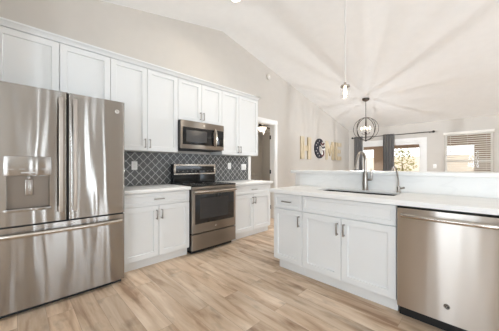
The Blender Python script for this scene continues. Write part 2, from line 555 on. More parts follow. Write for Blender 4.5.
# patio slider with white frame
fm = MB()
x0, x1, z0, z1 = SLD
for a, b in ((x0, x0 + .05), (x1 - .05, x1)): fm.box(a, b, FY + .01, FY + .11, z0, z1)
fm.box(x0 + .05, x1 - .05, FY + .01, FY + .11, z1 - .05, z1); fm.box(x0 + .05, x1 - .05, FY + .01, FY + .11, 0, .04)
fm.box(x0 - .075, x0, FY - .016, FY, 0, z1 + .075); fm.box(x1, x1 + .085, FY - .016, FY, 0, z1 + .075); fm.box(x0, x1, FY - .016, FY, z1, z1 + .075)
d1 = struct('door_1', fm, M_TRIM)
mid = (x0 + x1) / 2
for k, (a, b, y) in enumerate(((x0 + .05, mid + .03, FY + .03), (mid - .03, x1 - .05, FY + .065))):
    s = MB()
    s.box(a, a + .055, y, y + .03, .04, z1 - .05); s.box(b - .055, b, y, y + .03, .04, z1 - .05)
    s.box(a + .055, b - .055, y, y + .03, .04, .12); s.box(a + .055, b - .055, y, y + .03, z1 - .11, z1 - .05)
    so = struct('door_panel', s, M_TRIM, d1)
    struct('glass_pane', MB().box(a + .05, b - .05, y + .012, y + .018, .11, z1 - .10), M_GLASS, so)

# window with two sashes
fm = MB()
x0, x1, z0, z1 = WIN
fm.box(x0, x0 + .04, FY + .03, FY + .11, z0, z1); fm.box(x1 - .04, x1, FY + .03, FY + .11, z0, z1)
fm.box(x0 + .04, x1 - .04, FY + .03, FY + .11, z1 - .04, z1); fm.box(x0 + .04, x1 - .04, FY + .03, FY + .11, z0, z0 + .05)
fm.box(x0 + .04, x1 - .04, FY + .04, FY + .09, 1.30, 1.35)
fm.box(x0 - .03, x1 + .03, FY - .03, FY + .03, z0 - .03, z0, .004)
w1 = struct('window_1', fm, M_TRIM)
struct('glass_pane', MB().box(x0 + .03, x1 - .03, FY + .062, FY + .068, z0 + .04, z1 - .03), M_GLASS, w1)

# frames and glass of windows added behind the camera for light and steel reflections
def added_window(name, axis, pos, h, bars, bw=.03):
    a, b, z0, z1 = h
    m = MB()
    def bx(p, q, r, s, t0, t1):
        if axis == 'x': m.box(pos + t0, pos + t1, p, q, r, s)
        else: m.box(p, q, pos + t0, pos + t1, r, s)
    bx(a, a + .05, z0, z1, .0, .09); bx(b - .05, b, z0, z1, .0, .09); bx(a + .05, b - .05, z0, z0 + .05, .0, .09); bx(a + .05, b - .05, z1 - .05, z1, .0, .09)
    for f in bars: c = a + (b - a) * f; bx(c - bw, c + bw, z0 + .05, z1 - .05, .02, .07)
    o = struct(name, m, M_TRIM)
    g = MB()
    if axis == 'x': g.box(pos + .04, pos + .046, a + .04, b - .04, z0 + .04, z1 - .04)
    else: g.box(a + .04, b - .04, pos + .04, pos + .046, z0 + .04, z1 - .04)
    struct('glass_pane', g, M_GLASS, o)
added_window('added_window_2', 'x', EX, RH[0], [])
added_window('added_window_3', 'x', EX, RH[1], [.34, .66], .05)  # wide bars split the added lamp's reflection into streaks
added_window('added_window_4', 'x', EX, RH[2], [.33, .67])
added_window('added_window_5', 'y', BY - .1, BH[0], [.6])
added_window('added_window_6', 'y', BY - .1, BH[1], [.5])

# tiled backsplash
bs = MB()
bs.box(WX, WX + .008, .76, OY0 - .08, .914, 1.385)
struct('wall_tile_left', bs, M_TILE)

# ------------------------------------------------------------------ cabinets


def bar_pull(F, u, n, z, length, vertical, parent):
    m = MB(F)
    h = length / 2
    if vertical:
        m.box(u - .006, u + .006, n + .026, n + .036, z - h, z + h, .003)
        for s in (-1, 1): m.box(u - .005, u + .005, n - .001, n + .030, z + s * (h - .008) - .006, z + s * (h - .008) + .006, .002)
    else:
        m.box(u - h, u + h, n + .026, n + .036, z - .006, z + .006, .003)
        for s in (-1, 1): m.box(u + s * (h - .008) - .006, u + s * (h - .008) + .006, n - .001, n + .030, z - .005, z + .005, .002)
    return m.build('handle', M_NICK, parent)


def cabinet_door(F, u0, u1, z0, z1, n, parent, hu=None, hz=None, name='door', rail=.058):
    d = MB(F).shaker(u0, u1, z0, z1, n, n + .02, rail).build(name, M_CAB, parent)
    if hu is not None: bar_pull(F, hu, n + .02, hz, .115, True, d)
    return d


def cabinet_drawer(F, u0, u1, z0, z1, n, parent, pull=True, name='drawer_front', length=.12):
    d = MB(F).shaker(u0, u1, z0, z1, n, n + .02, .036, .007).build(name, M_CAB, parent)
    if pull: bar_pull(F, (u0 + u1) / 2, n + .02, (z0 + z1) / 2, length, False, d)
    return d


def root_of(F, u, n, z): return F(u, n, z)


UD = .31      # upper carcase depth
UT = 2.43     # top of doors


def upper(u0, u1, z0, label, handles=True, split=None):
    t = thing('wall_cabinet', label, 'cabinet', LEFT((u0 + u1) / 2, UD / 2, z0), 'white wall cabinets along the left wall')
    MB(LEFT).box(u0 + .001, u1 - .001, .012, UD, z0, UT + .01, .001).build('carcase', M_CAB, t)
    c = split if split else (u0 + u1) / 2
    hz = z0 + .095
    cabinet_door(LEFT, u0 + .0025, c - .0025, z0 + .004, UT, UD, t, c - .03 if handles else None, hz)
    cabinet_door(LEFT, c + .0025, u1 - .0025, z0 + .004, UT, UD, t, c + .03 if handles else None, hz)
    return t


upper(-.155, .757, 1.865, 'white double door wall cabinet above the refrigerator', False, .301)
upper(.757, 1.595, 1.378, 'white double door wall cabinet between refrigerator and microwave', True, 1.172)
upper(1.595, 2.374, 1.84, 'short white wall cabinet directly above the microwave')
upper(2.374, 3.239, 1.378, 'white double door wall cabinet right of the microwave, ending the row', True, 2.751)

# crown moulding along the whole run
cr = MB(LEFT)
prof = [(UD - .02, 2.435), (UD + .024, 2.435), (UD + .028, 2.448), (UD + .05, 2.475), (UD + .056, 2.478), (UD + .056, 2.492), (UD - .02, 2.492)]
lo = [cr.v((-.158, a, b)) for a, b in prof]; hi = [cr.v((3.239 + max(0, a - UD - .02), a, b)) for a, b in prof]
cr.bm.faces.new(lo); cr.bm.faces.new(hi)
for i in range(len(prof)):
    j = (i + 1) % len(prof); cr.bm.faces.new((lo[i], lo[j], hi[j], hi[i]))
cr.box(3.15, 3.239 + .036, .012, UD + .056, 2.478, 2.492)
cr.box(-.155, 3.239, .012, UD + .02, 2.436, 2.480)
tag(cr.build('crown_moulding', M_CAB), 'long white crown moulding capping the row of wall cabinets', 'moulding')


def base(F, u0, u1, label, depth, kick_n, doors, name='base_cabinet', group='white base cabinets', false_front=False, split=None, dz=.715, end_left=0.0, handle_side=1):
    t = thing(name, label, 'cabinet', F((u0 + u1) / 2, depth / 2, 0), group)
    c = MB(F)
    a, b = u0 + .001, u1 - .001
    c.box(a, b, .012, .03, .10, .874); c.box(a, b, depth - .018, depth, .10, .874)
    c.box(a, a + .016, .03, depth - .018, .10, .874); c.box(b - .016, b, .03, depth - .018, .10, .874)
    c.box(a + .016, b - .016, .03, depth - .018, .10, .118)
    c.build('carcase', M_CAB, t)
    MB(F).box(u0 + .001 + end_left, u1 - .001, .02, kick_n, 0, .10).build('toe_kick', M_KICK, t)
    z0 = .112
    cabinet_drawer(F, u0 + .003, u1 - .003, dz + .009, .866, depth, t, not false_front, 'false_front' if false_front else 'drawer_front')
    if doors == 2:
        c = split or (u0 + u1) / 2
        cabinet_door(F, u0 + .003, c - .0025, z0, dz, depth, t, c - .032, dz - .105)
        cabinet_door(F, c + .0025, u1 - .003, z0, dz, depth, t, c + .032, dz - .105)
    else:
        cabinet_door(F, u0 + .003, u1 - .003, z0, dz, depth, t, (u1 - .035) if handle_side > 0 else (u0 + .035), dz - .105)
    return t


base(LEFT, .79, 1.618, 'white base cabinet with two doors and a drawer, between refrigerator and range', .58, .535, 2, split=1.205)
base(LEFT, 2.405, 3.285, 'white base cabinet with two doors and a drawer, right of the range', .58, .535, 2, split=2.835)
base(ISL, -1.747, -1.36, 'narrow white peninsula cabinet with one door below one drawer', .635, .60, 1, group='white peninsula cabinets', dz=.695, end_left=.045)
base(ISL, -1.36, -.488, 'wide white sink cabinet with two doors in the peninsula', .635, .60, 2, group='white peninsula cabinets', false_front=True, split=-.939, dz=.695)
struct('trim_2', MB(ISL).box(.142, .165, .012, .655, 0, .874), M_CAB)

# ------------------------------------------------------------------ countertops and peninsula bar
tag(MB(LEFT).box(.785, 1.622, .010, .635, .876, .916, .004).build('countertop', M_QUARTZ), 'white quartz countertop left of the range', 'countertop', 'white quartz countertops beside the range')
tag(MB(LEFT).box(2.402, 3.315, .010, .635, .876, .916, .004).build('countertop', M_QUARTZ), 'white quartz countertop right of the range below the switches', 'countertop', 'white quartz countertops beside the range')

# peninsula countertop with the sink cut-out
SX0, SX1, SY0, SY1 = -1.338, -.565, 2.38, 2.69
CX0, CX1, CY0, CY1 = -1.80, .20, 2.115, 2.805
ct = MB()
outer = [(CX0, CY0), (CX1, CY0), (CX1, CY1), (CX0, CY1)]
def rrect(x0, x1, y0, y1, r, k=5):
    P = []
    for cx, cy, a in ((x1 - r, y1 - r, 0), (x0 + r, y1 - r, PI / 2), (x0 + r, y0 + r, PI), (x1 - r, y0 + r, 1.5 * PI)):
        for i in range(k + 1): P.append((cx + r * math.cos(a + PI / 2 * i / k), cy + r * math.sin(a + PI / 2 * i / k)))
    return P
inner = rrect(SX0, SX1, SY0, SY1, .02)
def ring_slab(m, outer, inner, z0, z1, b=.004):
    """flat slab with a hole, eased outer top edge"""
    O = []
    for d, z in ((0, z0), (0, z1 - b), (b, z1)):
        x0, y0 = outer[0]; x1, y1 = outer[2]
        O.append([m.v(p + (z,)) for p in ((x0 + d, y0 + d), (x1 - d, y0 + d), (x1 - d, y1 - d), (x0 + d, y1 - d))])
    I = [[m.v(p + (z,)) for p in inner] for z in (z1 - .018, z1)]
    for A, B in zip(O, O[1:]):
        for k in range(4): m.bm.faces.new((A[k], A[(k + 1) % 4], B[(k + 1) % 4], B[k]))
    n = len(inner)
    for k in range(n): m.bm.faces.new((I[0][k], I[0][(k + 1) % n], I[1][(k + 1) % n], I[1][k]))
    # corner order of inner: top-right, top-left, bottom-left, bottom-right groups
    g = n // 4
    for ot, it in ((O[0], I[0]), (O[-1], I[1])):
        cs = [ot[2], ot[3], ot[0], ot[1]]
        for q in range(4):
            grp = it[q * g:(q + 1) * g]
            for a, b2 in zip(grp, grp[1:]): m.bm.faces.new((cs[q], a, b2))
            nx = it[((q + 1) * g) % n]
            m.bm.faces.new((cs[q], grp[-1], nx, cs[(q + 1) % 4]))
ring_slab(ct, outer, inner, .876, .916)
tag(ct.build('countertop', M_QUARTZ, smooth=0), 'long white quartz countertop of the peninsula, cut out for the sink', 'countertop')

# knee wall, quartz face, raised bar
struct('wall_bar', MB().box(-1.90, .20, 2.822, 2.96, 0, 1.085), M_TRIM)
tag(MB().box(-1.815, .20, 2.806, 2.822, .916, 1.085).build('splash_panel', M_QUARTZ), 'white quartz splash panel standing behind the sink under the raised bar', 'backsplash')
tag(MB().box(-1.95, .22, 2.775, 3.18, 1.086, 1.126, .006).build('bar_top', M_QUARTZ), 'raised white bar ledge running behind the sink', 'bar counter')

# sink
sk = thing('kitchen_sink', 'undermounted stainless sink set into the peninsula countertop', 'sink', ((SX0 + SX1) / 2, (SY0 + SY1) / 2, .66))
m = MB()
levels = [(-.010, .897), (.0, .897), (.001, .86), (.006, .70), (.03, .675)]
rings = []
for d, z in levels:
    rings.append([m.v(p + (z,)) for p in rrect(SX0 - d, SX1 + d, SY0 - d, SY1 + d, .03)])
n = len(rings[0])
for A, B in zip(rings, rings[1:]):
    for k in range(n): m.bm.faces.new((A[k], A[(k + 1) % n], B[(k + 1) % n], B[k]))
m.bm.faces.new(rings[-1])
m.build('basin', paint('sink_steel', (58, 55, 52), .5, .8), sk)
MB().lathe(((SX0 + SX1) / 2, (SY0 + SY1) / 2 + .05, .676), [(.0, .001), (.02, .001), (.042, .004), (.045, .0)], 24).build('drain', M_NICK, sk)

# ------------------------------------------------------------------ taps
FX, FYY = -.925, 2.742
Z0 = .917
fa = thing('kitchen_faucet', 'tall brushed nickel gooseneck faucet behind the sink', 'faucet', (FX, FYY, Z0))
MB().lathe((FX, FYY, Z0), [(.032, 0), (.032, .006), (.028, .010), (.027, .10), (.025, .18), (.019, .205)], 24).build('body', M_FAUC, fa)
pts = [(FX, FYY, Z0 + .19), (FX, FYY, Z0 + .33)]
for k in range(1, 15):
    a = PI * k / 15 * 1.04
    pts.append((FX - .02 * (1 - math.cos(a)) / 2, FYY - .085 * (1 - math.cos(a)), Z0 + .33 + .085 * math.sin(a)))
lx, ly, lz = pts[-1]
MB().tube(pts, .0150, 12).build('gooseneck', M_FAUC, fa)
MB().tube([(lx, ly, lz + .01), (lx - .003, ly - .004, lz - .03), (lx - .006, ly - .008, lz - .075), (lx - .008, ly - .01, lz - .105)], [.013, .016, .020, .022], 14).build('spray_head', M_FAUC, fa)
lv = MB()
lv.tube([(FX + .015, FYY, Z0 + .115), (FX + .058, FYY, Z0 + .118), (FX + .068, FYY, Z0 + .125)], .011, 12)
lv.tube([(FX + .064, FYY, Z0 + .118), (FX + .068, FYY - .003, Z0 + .16), (FX + .062, FYY - .006, Z0 + .245)], [.010, .008, .006], 10)
lv.build('lever', M_FAUC, fa)

TX, TY = -.605, 2.74
ft = thing('filter_tap', 'small slim gooseneck drinking water tap right of the sink', 'faucet', (TX, TY, Z0))
MB().lathe((TX, TY, Z0), [(.022, 0), (.022, .005), (.016, .009), (.016, .058), (.008, .066)], 20).build('body', M_FAUC, ft)
pts = [(TX, TY, Z0 + .058), (TX - .002, TY - .006, Z0 + .13), (TX - .008, TY - .022, Z0 + .20), (TX - .014, TY - .040, Z0 + .245), (TX - .022, TY - .066, Z0 + .262), (TX - .030, TY - .092, Z0 + .252), (TX - .034, TY - .104, Z0 + .222)]
MB().tube(pts, .0075, 10).build('spout', M_FAUC, ft)
MB().tube([(TX + .008, TY, Z0 + .042), (TX + .03, TY - .004, Z0 + .044), (TX + .052, TY - .008, Z0 + .052)], [.009, .008, .010], 10).build('lever', M_FAUC, ft)

# ------------------------------------------------------------------ round maker's badge (ring with script strokes)
def badge(F, u, n, z, r, parent, dark=False):
    m = MB(F)
    pts = lambda R, a0, a1, k: [(u + R * math.cos(a0 + (a1 - a0) * i / k), n + .002, z + R * math.sin(a0 + (a1 - a0) * i / k)) for i in range(k + 1)]
    m.tube(pts(r * .88, 0, 2 * PI, 24)[:-1], r * .12, 6, True)
    b = MB(F)
    k = 20
    front = [b.v((u + r * math.cos(2 * PI * i / k), n + .0018, z + r * math.sin(2 * PI * i / k))) for i in range(k)]
    back = [b.v((u + r * math.cos(2 * PI * i / k), n - .001, z + r * math.sin(2 * PI * i / k))) for i in range(k)]
    b.bm.faces.new(front); b.bm.faces.new(back)
    for i in range(k): b.bm.faces.new((front[i], front[(i + 1) % k], back[(i + 1) % k], back[i]))
    o = b.build('badge', M_DARKBODY if dark else M_SSF, parent)
    # two looping script strokes
    for c in (-.26, .24):
        m.tube([(u + c * r + R_ * r * math.cos(a), n + .003, z + R_ * r * math.sin(a) * 1.3) for a, R_ in [(.5 + i * .5, .26 + .01 * i) for i in range(11)]], r * .07, 6)
    m.build('badge_script', M_FAUC if dark else M_PLATE, o)

# ------------------------------------------------------------------ refrigerator
FN = 3.35 - 2.58                       # door face, measured out from the wall
FU0, FU1, FC = -.142, .778, .314
fr = thing('refrigerator', 'large stainless french door refrigerator with water dispenser and bottom freezer drawer', 'refrigerator', LEFT((FU0 + FU1) / 2, .38, 0))
MB(LEFT).box(FU0 + .004, FU1 - .004, .03, FN - .075, .045, 1.805, .006).build('body', M_DARKBODY, fr)
MB(LEFT).box(FU0 + .02, FU1 - .02, .08, FN - .055, .0, .040).build('base_grille', M_BLKM, fr)


def bowed(u0, u1, n, bulge, r=.016):
    c, h = (u0 + u1) / 2, (u1 - u0) / 2
    def nf(u):
        b = n - bulge * ((u - c) / h) ** 2
        e = min(u - u0, u1 - u)
        if e < r: b -= r - math.sqrt(max(0, r * r - (r - e) ** 2))
        return b
    us = [u0 + r * (1 - math.cos(PI / 2 * i / 5)) for i in range(6)]
    us2 = [u1 - (u - u0) for u in reversed(us)]
    k = 10
    return us + [us[-1] + (us2[0] - us[-1]) * i / k for i in range(1, k)] + us2, nf


HB = (-.062, .192, .845, 1.105)
us, nf = bowed(FU0, FC - .004, FN, .004)
us = sorted(set(us) | {HB[0], HB[1]})
ld = MB(LEFT).panel(us, [.715, HB[2], HB[3], 1.83], nf, FN - .07, HB, .055).build('door', M_SS, fr, 30)
us, nf2 = bowed(FC + .004, FU1, FN, .004)
rd = MB(LEFT).panel(us, [.715, 1.83], nf2, FN - .07).build('door', M_SS, fr, 30)
us, nf3 = bowed(FU0, FU1, FN, .006)
dw_ = MB(LEFT).panel(us, [.042, .70], nf3, FN - .07).build('freezer_drawer', M_SS, fr, 30)
# seams between the doors show the black gasket
gk = MB(LEFT); gk.box(FC - .006, FC + .006, FN - .072, FN - .03, .70, 1.825); gk.box(FU0 + .01, FU1 - .01, FN - .072, FN - .03, .695, .72)
gk.build('gasket', M_BLKM, fr)
for a in (FU0 + .06, FU1 - .06): MB(LEFT).box(a - .05, a + .05, FN - .13, FN - .06, 1.806, 1.828, .006).build('hinge_cover', M_BLKM, fr)
for a in (FC - .055, FC - .013): MB(LEFT).box(a, a + .018, FN - .06, FN - .04, 1.828, 1.842, .003).build('door_catch', M_DARKBODY, fr)
for u, par in ((FC - .050, ld), (FC + .048, rd)):
    m = MB(LEFT)
    m.box(u - .015, u + .015, FN + .030, FN + .046, .79, 1.775, .006)
    for z in (.82, 1.745): m.box(u - .012, u + .012, FN - .006, FN + .036, z - .02, z + .02, .004)
    m.build('handle', M_SSD, par)
m = MB(LEFT)
pts = []
for i in range(25):
    s = -1 + 2 * i / 24
    pts.append(((FU0 + FU1) / 2 + s * .425, FN + .018 + .030 * (1 - s ** 4), .638))
m.tube(pts, .014, 12, sq=(.010, .017))
for s in (-1, 1): m.box((FU0 + FU1) / 2 + s * .415 - .012, (FU0 + FU1) / 2 + s * .415 + .012, FN - .012, FN + .024, .624, .652, .004)
m.build('handle', M_SSF, dw_)
# dispenser: control panel above the recess, paddle, drip tray
MB(LEFT).box(-.078, .206, FN - .01, FN + .006, 1.108, 1.262, .005).build('control_panel', M_SS, ld)
for i in range(4): MB(LEFT).box(-.055 + i * .065, -.02 + i * .065, FN + .0055, FN + .0068, 1.158, 1.161).build('button_mark', M_NICK, ld)
MB(LEFT).box(.02, .10, FN + .0055, FN + .0068, 1.128, 1.136).build('display_strip', M_NICK, ld)
MB(LEFT).box(HB[0] + .001, HB[1] - .001, FN - .0585, FN - .0545, HB[2] + .001, HB[3] - .001).build('recess_liner', M_SSK, ld)
pd = MB(LEFT); pd.box(.043, .092, FN - .046, FN - .034, .945, 1.075, .005); pd.box(.058, .078, FN - .052, FN - .020, 1.075, 1.104, .005)
pd.build('paddle', M_SS, ld)
MB(LEFT).box(-.078, .206, FN - .045, FN + .008, .822, .846, .005).build('drip_tray', M_SS, ld)
badge(LEFT, .705, nf2(.705), 1.728, .019, rd)

# ------------------------------------------------------------------ range
RU0, RU1 = 1.630, 2.394
RN = 3.35 - 2.70
rg = thing('electric_range', 'freestanding stainless electric range with black glass oven door', 'range', LEFT((RU0 + RU1) / 2, .32, 0))
MB(LEFT).box(RU0, RU1, .03, RN - .045, .06, .905, .003).build('body', M_BLKM, rg)
MB(LEFT).box(RU0 + .03, RU1 - .03, .06, RN - .07, 0, .07).build('plinth', M_BLKM, rg)
ck = MB(LEFT).box(RU0 - .002, RU1 + .002, .03, RN - .004, .905, .924, .005).build('cooktop', M_BLACK, rg)
for bu, bn, r in ((1.83, .22, .085), (2.20, .22, .105), (1.83, .46, .105), (2.20, .46, .085)):
    MB(LEFT).tube([(bu + r * math.cos(2 * PI * i / 32), bn + r * math.sin(2 * PI * i / 32), .9242) for i in range(32)], .0012, 6, True).build('burner_ring', M_DARKBODY, ck)
# front edge strip of the cooktop
MB(LEFT).box(RU0, RU1, RN - .045, RN - .006, .868, .905, .003).build('front_trim', M_SSR, rg)
us, nfr = bowed(RU0, RU1, RN, .003, .008)
od = MB(LEFT).panel(us, [.283, .862], nfr, RN - .044).build('oven_door', M_SSR, rg, 30)
MB(LEFT).box(1.672, 2.352, RN - .006, RN + .0016, .405, .800, .003).build('oven_window', M_OVENGLASS, od)
MB(LEFT).box(1.745, 2.24, RN + .0012, RN + .0022, .465, .745).build('inner_window', M_WINSCREEN, od)
m = MB(LEFT)
pts = [((RU0 + RU1) / 2 + (-1 + 2 * i / 20) * .362, RN + .030 + .018 * (1 - (-1 + 2 * i / 20) ** 4), .836) for i in range(21)]
m.tube(pts, .012, 12, sq=(.011, .015))
for s in (-1, 1): m.box((RU0 + RU1) / 2 + s * .352 - .012, (RU0 + RU1) / 2 + s * .352 + .012, RN - .008, RN + .034, .823, .849, .004)
m.build('handle', M_SSF, od)
badge(LEFT, 2.01, nfr(2.01), .345, .012, od)
MB(LEFT).panel(us, [.058, .266], nfr, RN - .044).build('storage_drawer', M_SSR, rg, 30)
# back guard
bgm = MB(LEFT)
bgm.prism([(RU0 + .004, .03), (RU1 - .004, .03), (RU1 - .004, .12), (RU0 + .004, .12)], 'z', .924, 1.215)
bgm.build('back_guard', M_BLACK, rg)
m = MB(LEFT)
for a, b, c, d in ((RU0 + .004, RU1 - .004, 1.185, 1.216), (RU0 + .004, RU1 - .004, 1.055, 1.076), (RU0 + .004, RU0 + .035, 1.076, 1.185), (RU1 - .035, RU1 - .004, 1.076, 1.185)):
    m.box(a, b, .10, .135, c, d, .003)
m.build('control_frame', M_SSF, rg)
cp = MB(LEFT).box(RU0 + .03, RU1 - .03, .115, .128, 1.07, 1.19).build('control_panel', M_BLACK, rg)
for i in range(9): MB(LEFT).box(1.70 + i * .075, 1.72 + i * .075, .1278, .1288, 1.105, 1.11).build('touch_mark', M_NICK, cp)
MB(LEFT).box(1.93, 2.10, .1278, .1288, 1.135, 1.152).build('clock_display', M_WINSCREEN, cp)

# ------------------------------------------------------------------ microwave
MU0, MU1, MZ0, MZ1 = 1.605, 2.364, 1.436, 1.836
MN = 3.35 - 2.955
mw = thing('microwave', 'stainless over-the-range microwave under the short cabinet', 'microwave', LEFT((MU0 + MU1) / 2, .2, MZ0))
MB(LEFT).box(MU0, MU1, .012, MN - .03, MZ0, MZ1, .004).build('body', M_DARKBODY, mw)
MB(LEFT).box(MU0 + .02, MU1 - .02, .03, MN - .05, MZ0 - .012, MZ0 + .002).build('underside_vent', M_BLKM, mw)
md = MB(LEFT).box(MU0, MU1 - .001, MN - .032, MN, MZ0, MZ1, .006).build('door', M_SSR, mw)
MB(LEFT).box(MU0 + .025, 2.170, MN - .004, MN + .003, 1.495, 1.742, .003).build('door_glass', M_BLACK, md)
MB(LEFT).box(MU0 + .08, 2.035, MN + .0022, MN + .004, 1.535, 1.700).build('door_screen', M_WINSCREEN, md)
MB(LEFT).box(2.205, 2.352, MN - .004, MN + .003, 1.495, 1.742, .003).build('control_panel', M_BLACK, mw)
m = MB(LEFT)
pts = [(2.185, MN + .014 + .026 * (1 - s ** 4), 1.62 + s * .135) for s in [-1 + i / 8 for i in range(17)]]
m.tube(pts, .010, 10, sq=(.013, .008))
for s in (-1, 1): m.box(2.176, 2.194, MN - .004, MN + .02, 1.62 + s * .128 - .008, 1.62 + s * .128 + .008, .003)
m.build('handle', M_SSF, md)
badge(LEFT, 1.985, MN, 1.785, .014, md)

# ------------------------------------------------------------------ dishwasher
DU0, DU1 = -.480, .138
DN = 2.80 - 2.112
dw = thing('dishwasher', 'stainless dishwasher with bar handle set under the peninsula counter', 'dishwasher', ISL((DU0 + DU1) / 2, .3, 0))
MB(ISL).box(DU0 + .006, DU1 - .006, .03, DN - .06, .06, .868).build('tub', M_BLKM, dw)
MB(ISL).box(DU0 + .006, DU1 - .006, .05, DN - .065, 0, .085).build('toe_panel', M_BLKM, dw)
us, nfd = bowed(DU0, DU1, DN, .003, .008)
dd = MB(ISL).panel(us, [.092, .858], nfd, DN - .058).build('door', M_SSD, dw, 30)
MB(ISL).box(DU0 + .004, DU1 - .004, DN - .056, DN - .004, .858, .868).build('control_edge', M_BLACK, dw)
m = MB(ISL)
pts = [((DU0 + DU1) / 2 + s * .275, DN + .022 + .024 * (1 - s ** 4), .806) for s in [-1 + i / 12 for i in range(25)]]
m.tube(pts, .012, 12, sq=(.010, .015))
for s in (-1, 1): m.box((DU0 + DU1) / 2 + s * .268 - .012, (DU0 + DU1) / 2 + s * .268 + .012, DN - .006, DN + .026, .793, .819, .004)
m.build('handle', M_SSF, dd)
badge(ISL, -.178, nfd(-.178), .206, .019, dd, True)

# ------------------------------------------------------------------ wall plates
def outlet(u, z, wd, label, switch, gang=1):
    t = thing('light_switch' if switch else 'wall_outlet', label, 'switch' if switch else 'outlet', LEFT(u, .008, z - .0575))
    MB(LEFT).box(u - wd / 2, u + wd / 2, .0085, .014, z - .0575, z + .0575, .003).build('cover_plate', M_PLATE, t)
    for g in range(gang):
        c = u + (g - (gang - 1) / 2) * .046
        if switch:
            MB(LEFT).box(c - .016, c + .016, .013, .018, z - .033, z + .033, .003).build('rocker', M_PLATE, t)
        else:
            for s in (-1, 1): MB(LEFT).box(c - .016, c + .016, .013, .0155, z + s * .022 - .014, z + s * .022 + .014, .002).build('receptacle', M_TRIM, t)
    return t
outlet(1.125, 1.193, .075, 'white wall outlet on the dark tile nearest the refrigerator', False)
outlet(2.80, 1.19, .075, 'white single plate on the dark tile just right of the range', True)
outlet(3.165, 1.17, .125, 'white double switch plate at the right end of the dark tile', True, 2)
sp = thing('light_switch', 'pale switch plate on the far wall between curtain rod and blinds', 'switch', (-.955, FY, 1.13))
MB().box(-.993, -.917, FY - .006, FY - .0005, 1.13, 1.245, .002).build('cover_plate', M_PLATE, sp)
MB().box(-.97, -.94, FY - .010, FY - .005, 1.155, 1.22, .002).build('rocker', M_TRIM, sp)

sd = thing('smoke_detector', 'small round white smoke detector high on the left wall', 'smoke detector', (WX, 3.92, 3.095))
MB().lathe((WX + .0005, 3.92, 3.155), [(.064, 0), (.064, .018), (.055, .030), (0, .034)], 28, 'x').build('housing', M_DET, sd)
MB().lathe((WX + .028, 3.92, 3.155), [(.022, 0), (.022, .007), (0, .008)], 20, 'x').build('sensor_cap', M_TRIM, sd)

# wire rack on the right end of the counter
rk = thing('wire_rack', 'small dark wire rack on the counter beside the hall opening', 'rack', (-3.08, 3.22, .917))
for x in (-3.13, -3.03):
    for y in (3.165, 3.285):
        MB().tube([(x, y, .917), (x, y, 1.075)], .0028, 6).build('upright', M_NICK, rk)
for z in (.94, 1.005, 1.072):
    MB().tube([(-3.13, 3.165, z), (-3.03, 3.165, z), (-3.03, 3.285, z), (-3.13, 3.285, z)], .0025, 6, True).build('rail', M_NICK, rk)
for k in range(1, 5): MB().tube([(-3.13, 3.165 + .024 * k, .94), (-3.03, 3.165 + .024 * k, .94)], .002, 6).build('cross_wire', M_NICK, rk)

# ------------------------------------------------------------------ letters on the left wall
LG = 'wooden wall letters spelling a word'
LT = lambda u, n, z: (WX + .002 + n, u, z)


def letter(name, polys, label):
    m = MB(LT)
    for p in polys: m.prism([(a, b) for a, b in p], 'y', 0, .03)
    return tag(m.build(name, M_LETTER, smooth=0), label, 'wall letter', LG)


def rect(a, b, c, d): return [(a, c), (b, c), (b, d), (a, d)]
Za, Zb = 1.378, 1.968
letter('wall_letter', [rect(5.19, 5.36, Za, Zb), rect(5.53, 5.70, Za, Zb), rect(5.36, 5.53, 1.60, 1.74)], 'whitewashed wooden letter H hung first on the left wall')
Za, Zb = 1.388, 1.95
letter('wall_letter', [rect(6.56, 6.68, Za, Zb), rect(6.96, 7.08, Za, Zb), [(6.68, Zb), (6.68, 1.74), (6.82, 1.50), (6.82, 1.70)], [(6.96, Zb), (6.82, 1.70), (6.82, 1.50), (6.96, 1.74)]], 'whitewashed wooden letter M hung right of the flag wreath')
letter('wall_letter', [rect(7.17, 7.32, Za, Zb), rect(7.32, 7.62, Zb - .12, Zb), rect(7.32, 7.56, 1.61, 1.73), rect(7.32, 7.62, Za, Za + .12)], 'whitewashed wooden letter E hung last on the left wall')

# flag-painted O: navy crescent with stars at the left, curling stripes at the right
OC, OZc, OR = 6.18, 1.70, .27
ow = thing('flag_wreath', 'round navy starred wreath with curling stripes standing in for the letter O', 'wreath', (WX + .002, OC, OZc - OR), LG)
m = MB(LT)
P = []
K = 26
a0, a1 = math.radians(50), math.radians(310)
for i in range(K + 1):
    a = a0 + (a1 - a0) * i / K
    P.append((OC + .28 * math.cos(a), OZc + .285 * math.sin(a)))
for i in range(K, -1, -1):
    a = a0 + (a1 - a0) * i / K
    wd = .24 * max(0.0, math.sin(PI * i / K)) ** .5
    P.append((OC + (.28 - wd) * math.cos(a), OZc + (.285 - wd) * math.sin(a)))
m = MB(LT)
N2 = K + 1
outp, inp = P[:N2], P[N2:][::-1]
vf = [[m.v((p[0], n, p[1])) for p in outp] for n in (0, .03)] + [[m.v((p[0], n, p[1])) for p in inp] for n in (0, .03)]
for i in range(K):
    m.bm.faces.new((vf[1][i], vf[1][i + 1], vf[3][i + 1], vf[3][i]))
    m.bm.faces.new((vf[0][i], vf[0][i + 1], vf[2][i + 1], vf[2][i]))
    m.bm.faces.new((vf[0][i], vf[0][i + 1], vf[1][i + 1], vf[1][i]))
    m.bm.faces.new((vf[2][i], vf[2][i + 1], vf[3][i + 1], vf[3][i]))
bmesh.ops.remove_doubles(m.bm, verts=m.bm.verts, dist=1e-4)
m.build('star_field', M_NAVY, ow)
